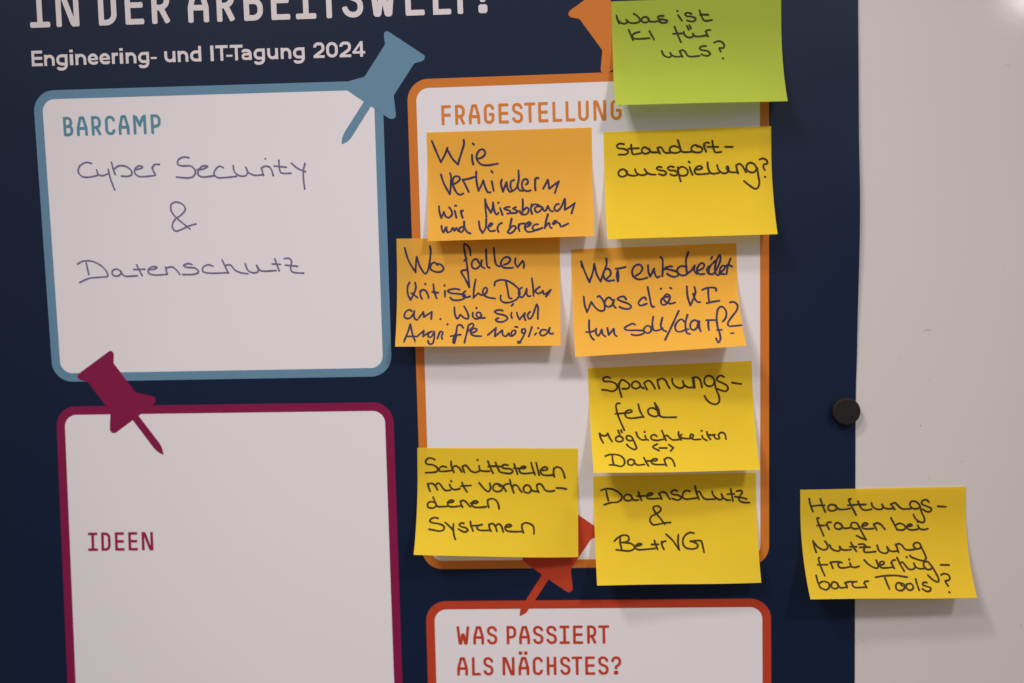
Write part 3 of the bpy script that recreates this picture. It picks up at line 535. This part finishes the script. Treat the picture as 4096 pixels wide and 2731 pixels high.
def bar(mb, path, t, place, z, cap=0.2):
    """constant-width printed stroke with mitred joints and softly rounded square ends"""
    a, n, ch = t / 2, len(path), t * cap
    L, R = [], []
    for i, p in enumerate(path):
        p = Vector(p)
        d0 = (p - Vector(path[i - 1])).normalized() if i else None
        d1 = (Vector(path[i + 1]) - p).normalized() if i < n - 1 else None
        d0, d1 = d0 or d1, d1 or d0
        n0, n1 = Vector((-d0.y, d0.x)), Vector((-d1.y, d1.x))
        m = (n0 + n1)
        m = m.normalized() if m.length > 1e-6 else n0
        k = a / max(0.35, m.dot(n0))
        L.append(p + m * k)
        R.append(p - m * k)
    d0 = (Vector(path[1]) - Vector(path[0])).normalized()
    d1 = (Vector(path[-1]) - Vector(path[-2])).normalized()
    n0, n1 = Vector((-d0.y, d0.x)), Vector((-d1.y, d1.x))
    e0, e1 = Vector(path[0]), Vector(path[-1])
    L[0], R[0] = L[0] + d0 * ch, R[0] + d0 * ch
    L[-1], R[-1] = L[-1] - d1 * ch, R[-1] - d1 * ch
    mb.poly([place(q.x, q.y, z) for q in (L[0], e0 + n0 * (a - ch), e0 - n0 * (a - ch), R[0])])
    mb.poly([place(q.x, q.y, z) for q in (R[-1], e1 - n1 * (a - ch), e1 + n1 * (a - ch), L[-1])])
    for i in range(n - 1):
        z += 0.0007
        mb.poly([place(q.x, q.y, z) for q in (R[i], R[i + 1], L[i + 1], L[i])])


def lettering(key, name, mat, parent, t=0.146, cap=0.2):
    d = TX[key]
    BL, BR, TL, TR = [Vector(q) for q in d['q']]
    wid = (BR - BL).length
    hgt = ((TL - BL).length + (TR - BR).length) / 2
    mb = MB()
    z = 0.42
    for ch, x0, x1 in d['l']:
        w = (x1 - x0) * wid / hgt

        def place(gx, gy, lv, x0=x0):
            s = x0 + gx * hgt / wid
            q = (BL * (1 - s) + BR * s) * (1 - gy) + (TL * (1 - s) + TR * s) * gy
            return P(q.x, q.y, lv)
        for g in glyph(ch, w, t):
            if isinstance(g[-1], float):
                bar(mb, fillet(g[:-1]), g[-1], place, z, cap)
            elif g[-1] == 'dot':
                bar(mb, [q[:2] for q in g[:2]], abs(g[1][0] - g[0][0]) * 0.97, place, z)
            else:
                bar(mb, fillet(g), t, place, z, cap)
            z += 0.016
        z = 0.42
    return mb.build(name, mat, parent)


def panel(key, fill_label, border_mat):
    c = PANELS[key]
    outer, inner = rounded(c, 9.6, 0), rounded(c, 5.7, 4.0)
    f = MB()
    f.poly([P(u, v, .36) for u, v in rounded(c, 6.6, 2.0)])
    fill = tag(f.build('panel', M['white'], poster), fill_label)
    b = MB()
    n = len(outer)
    for i in range(n):
        j = (i + 1) % n
        b.poly([P(*outer[i], .39), P(*outer[j], .39), P(*inner[j], .39), P(*inner[i], .39)])
    b.build('border', border_mat, fill)
    return fill


def pin(key, mat, label):
    mb = MB()
    pts = parse(PINS[key], 0.05)[0]
    area = sum(pts[i - 1][0] * pts[i][1] - pts[i][0] * pts[i - 1][1] for i in range(len(pts)))
    if area < 0:
        pts.reverse()
    mb.poly([P(u, v, .455) for u, v in pts])
    o = mb.build('pin_drawing', mat, poster)
    return tag(o, label)


pb = panel('blue', 'white panel with steel blue border headed BARCAMP', M['blue'])
pp = panel('purple', 'white panel with plum border headed IDEEN', M['purple'])
po = panel('orange', 'white panel with orange border headed FRAGESTELLUNG', M['orange'])
pr_ = panel('red', 'white panel with red border headed WAS PASSIERT ALS NÄCHSTES?', M['red'])
pin('blue', M['blue'], 'steel blue drawn push pin')
pin('purple', M['purple'], 'plum drawn push pin')
pin('orange', M['orange'], 'orange drawn push pin')
pin('red', M['red'], 'red drawn push pin')
lettering('barcamp', 'heading', M['teal'], pb)
lettering('ideen', 'heading', M['plum_text'], pp)
lettering('frage', 'heading', M['orange_text'], po)
lettering('was', 'heading', M['red_text'], pr_)
lettering('als', 'heading', M['red_text'], pr_)
lettering('headline', 'headline', M['cream'], poster)
for line in BARC:
    mb = MB()
    for k, s in enumerate(parse(line, 0.05)):
        ink_stroke(mb, s, 0.72, lambda x, y, z: P(x, y, z), 0.47 + 0.014 * (k % 5), end_dot=True)
    mb.build('handwriting', [M['marker'], M['marker_end']], pb)


lettering('sub', 'subtitle', M['cream'], poster, 0.186, 0.03)

# ------------------------------------------------------------------ magnet
def magnet():
    mb = MB()
    u, v = MAGNET
    n = 48
    prof = [(6.15, 0.32), (6.2, 0.6), (6.2, 3.4), (6.05, 3.75), (5.75, 3.95), (5.5, 3.98), (2.0, 4.0), (0.45, 4.0)]
    rings = []
    for r, w in prof:
        rings.append([P(u + r * math.cos(2 * math.pi * k / n), v + r * math.sin(2 * math.pi * k / n), w) for k in range(n)])
    for a, b in zip(rings, rings[1:]):
        for k in range(n):
            j = (k + 1) % n
            mb.poly([a[k], a[j], b[j], b[k]])
    mb.poly(rings[-1])
    o = mb.build('magnet', M['rubber'], loc=P(u, v, 0.3))
    return tag(o, 'small round black magnet holding the right edge of the poster', 'magnet')


magnet()

# ------------------------------------------------------------------ sticky notes
NW, NH, NS = WH


def note_frame(p):
    U, V, a, pl, pr = p
    ca, sa = math.cos(a), math.sin(a)

    def at(s, t, lift=0.0):
        """point of the curled sheet: s across, t down in mm, lift along its normal"""
        ph = pl + (pr - pl) * s / NW
        if t <= NS or abs(ph) < 1e-4:
            d, z, th = t, 0.0, 0.0
        else:
            k = ph / (NH - NS)
            m = t - NS
            d, z, th = NS + math.sin(k * m) / k, (1 - math.cos(k * m)) / k, k * m
            z += 0.32 * (m / (NH - NS)) ** 1.6 * math.sin(6.2832 * (1.15 * s / NW + 0.37 * U))
        d, z = d - lift * math.sin(th) * 1.0, z + lift * math.cos(th)
        return P(U + s * ca + d * sa, V + s * sa - d * ca, z + 0.5)
    return at


GROUP = 'sticky notes stuck on the poster and whiteboard'


def sticky_note(key, paper, ink, width, label):
    d = NOTES[key]
    at = note_frame(d['p'])
    root = empty('sticky_note', at(NW / 2, 0))
    tag(root, label, 'sticky note', GROUP)
    mb = MB()
    nx, ny = 20, 34
    for j in range(ny + 1):
        for i in range(nx + 1):
            mb.v.append(at(NW * i / nx, NH * j / ny))
    for j in range(ny):
        for i in range(nx):
            q = j * (nx + 1) + i
            mb.f.append((q, q + nx + 1, q + nx + 2, q + 1))
            mb.mi.append(0)
    mb.build('paper', M[paper], root, smooth=True)
    for line in d['lines']:
        ib = MB()
        for k, st in enumerate(line.split(';')):
            q = [int(x) for x in st.split()]
            pts = [(a * NW / 2000, b * NH / 1340) for a, b in zip(q[0::2], q[1::2])]
            ink_stroke(ib, pts, width, lambda x, y, z: at(x, y, z), 0.05 + 0.013 * (k % 6))
        ib.build('handwriting', M[ink], root)
    return root


sticky_note('green', 'green_note', 'green_ink', 0.87, 'lime green sticky note reading Was ist KI für uns?')
sticky_note('standort', 'yellow_note', 'black_ink', 0.90, 'yellow sticky note reading Standort-ausspielung? below the green note')
sticky_note('wie', 'orange_note', 'blue_ink', 0.94, 'orange sticky note reading Wie verhindern wir Missbrauch und Verbrechen')
sticky_note('wo', 'orange_note', 'blue_ink', 0.90, 'orange sticky note reading Wo fallen kritische Daten an')
sticky_note('wer', 'orange_note', 'blue_ink', 0.92, 'orange sticky note reading Wer entscheidet was die KI tun soll/darf?')
sticky_note('spann', 'yellow_note', 'black_ink', 0.90, 'yellow sticky note reading Spannungsfeld Möglichkeiten and Daten with a small double arrow')
sticky_note('schnitt', 'yellow_note', 'black_ink', 0.92, 'yellow sticky note reading Schnittstellen mit vorhandenen Systemen')
sticky_note('betr', 'yellow_note', 'black_ink', 0.90, 'yellow sticky note reading Datenschutz & BetrVG above the red panel')
sticky_note('haft', 'deep_yellow_note', 'black_ink', 0.90, 'yellow sticky note reading Haftungsfragen, half on the bare whiteboard')
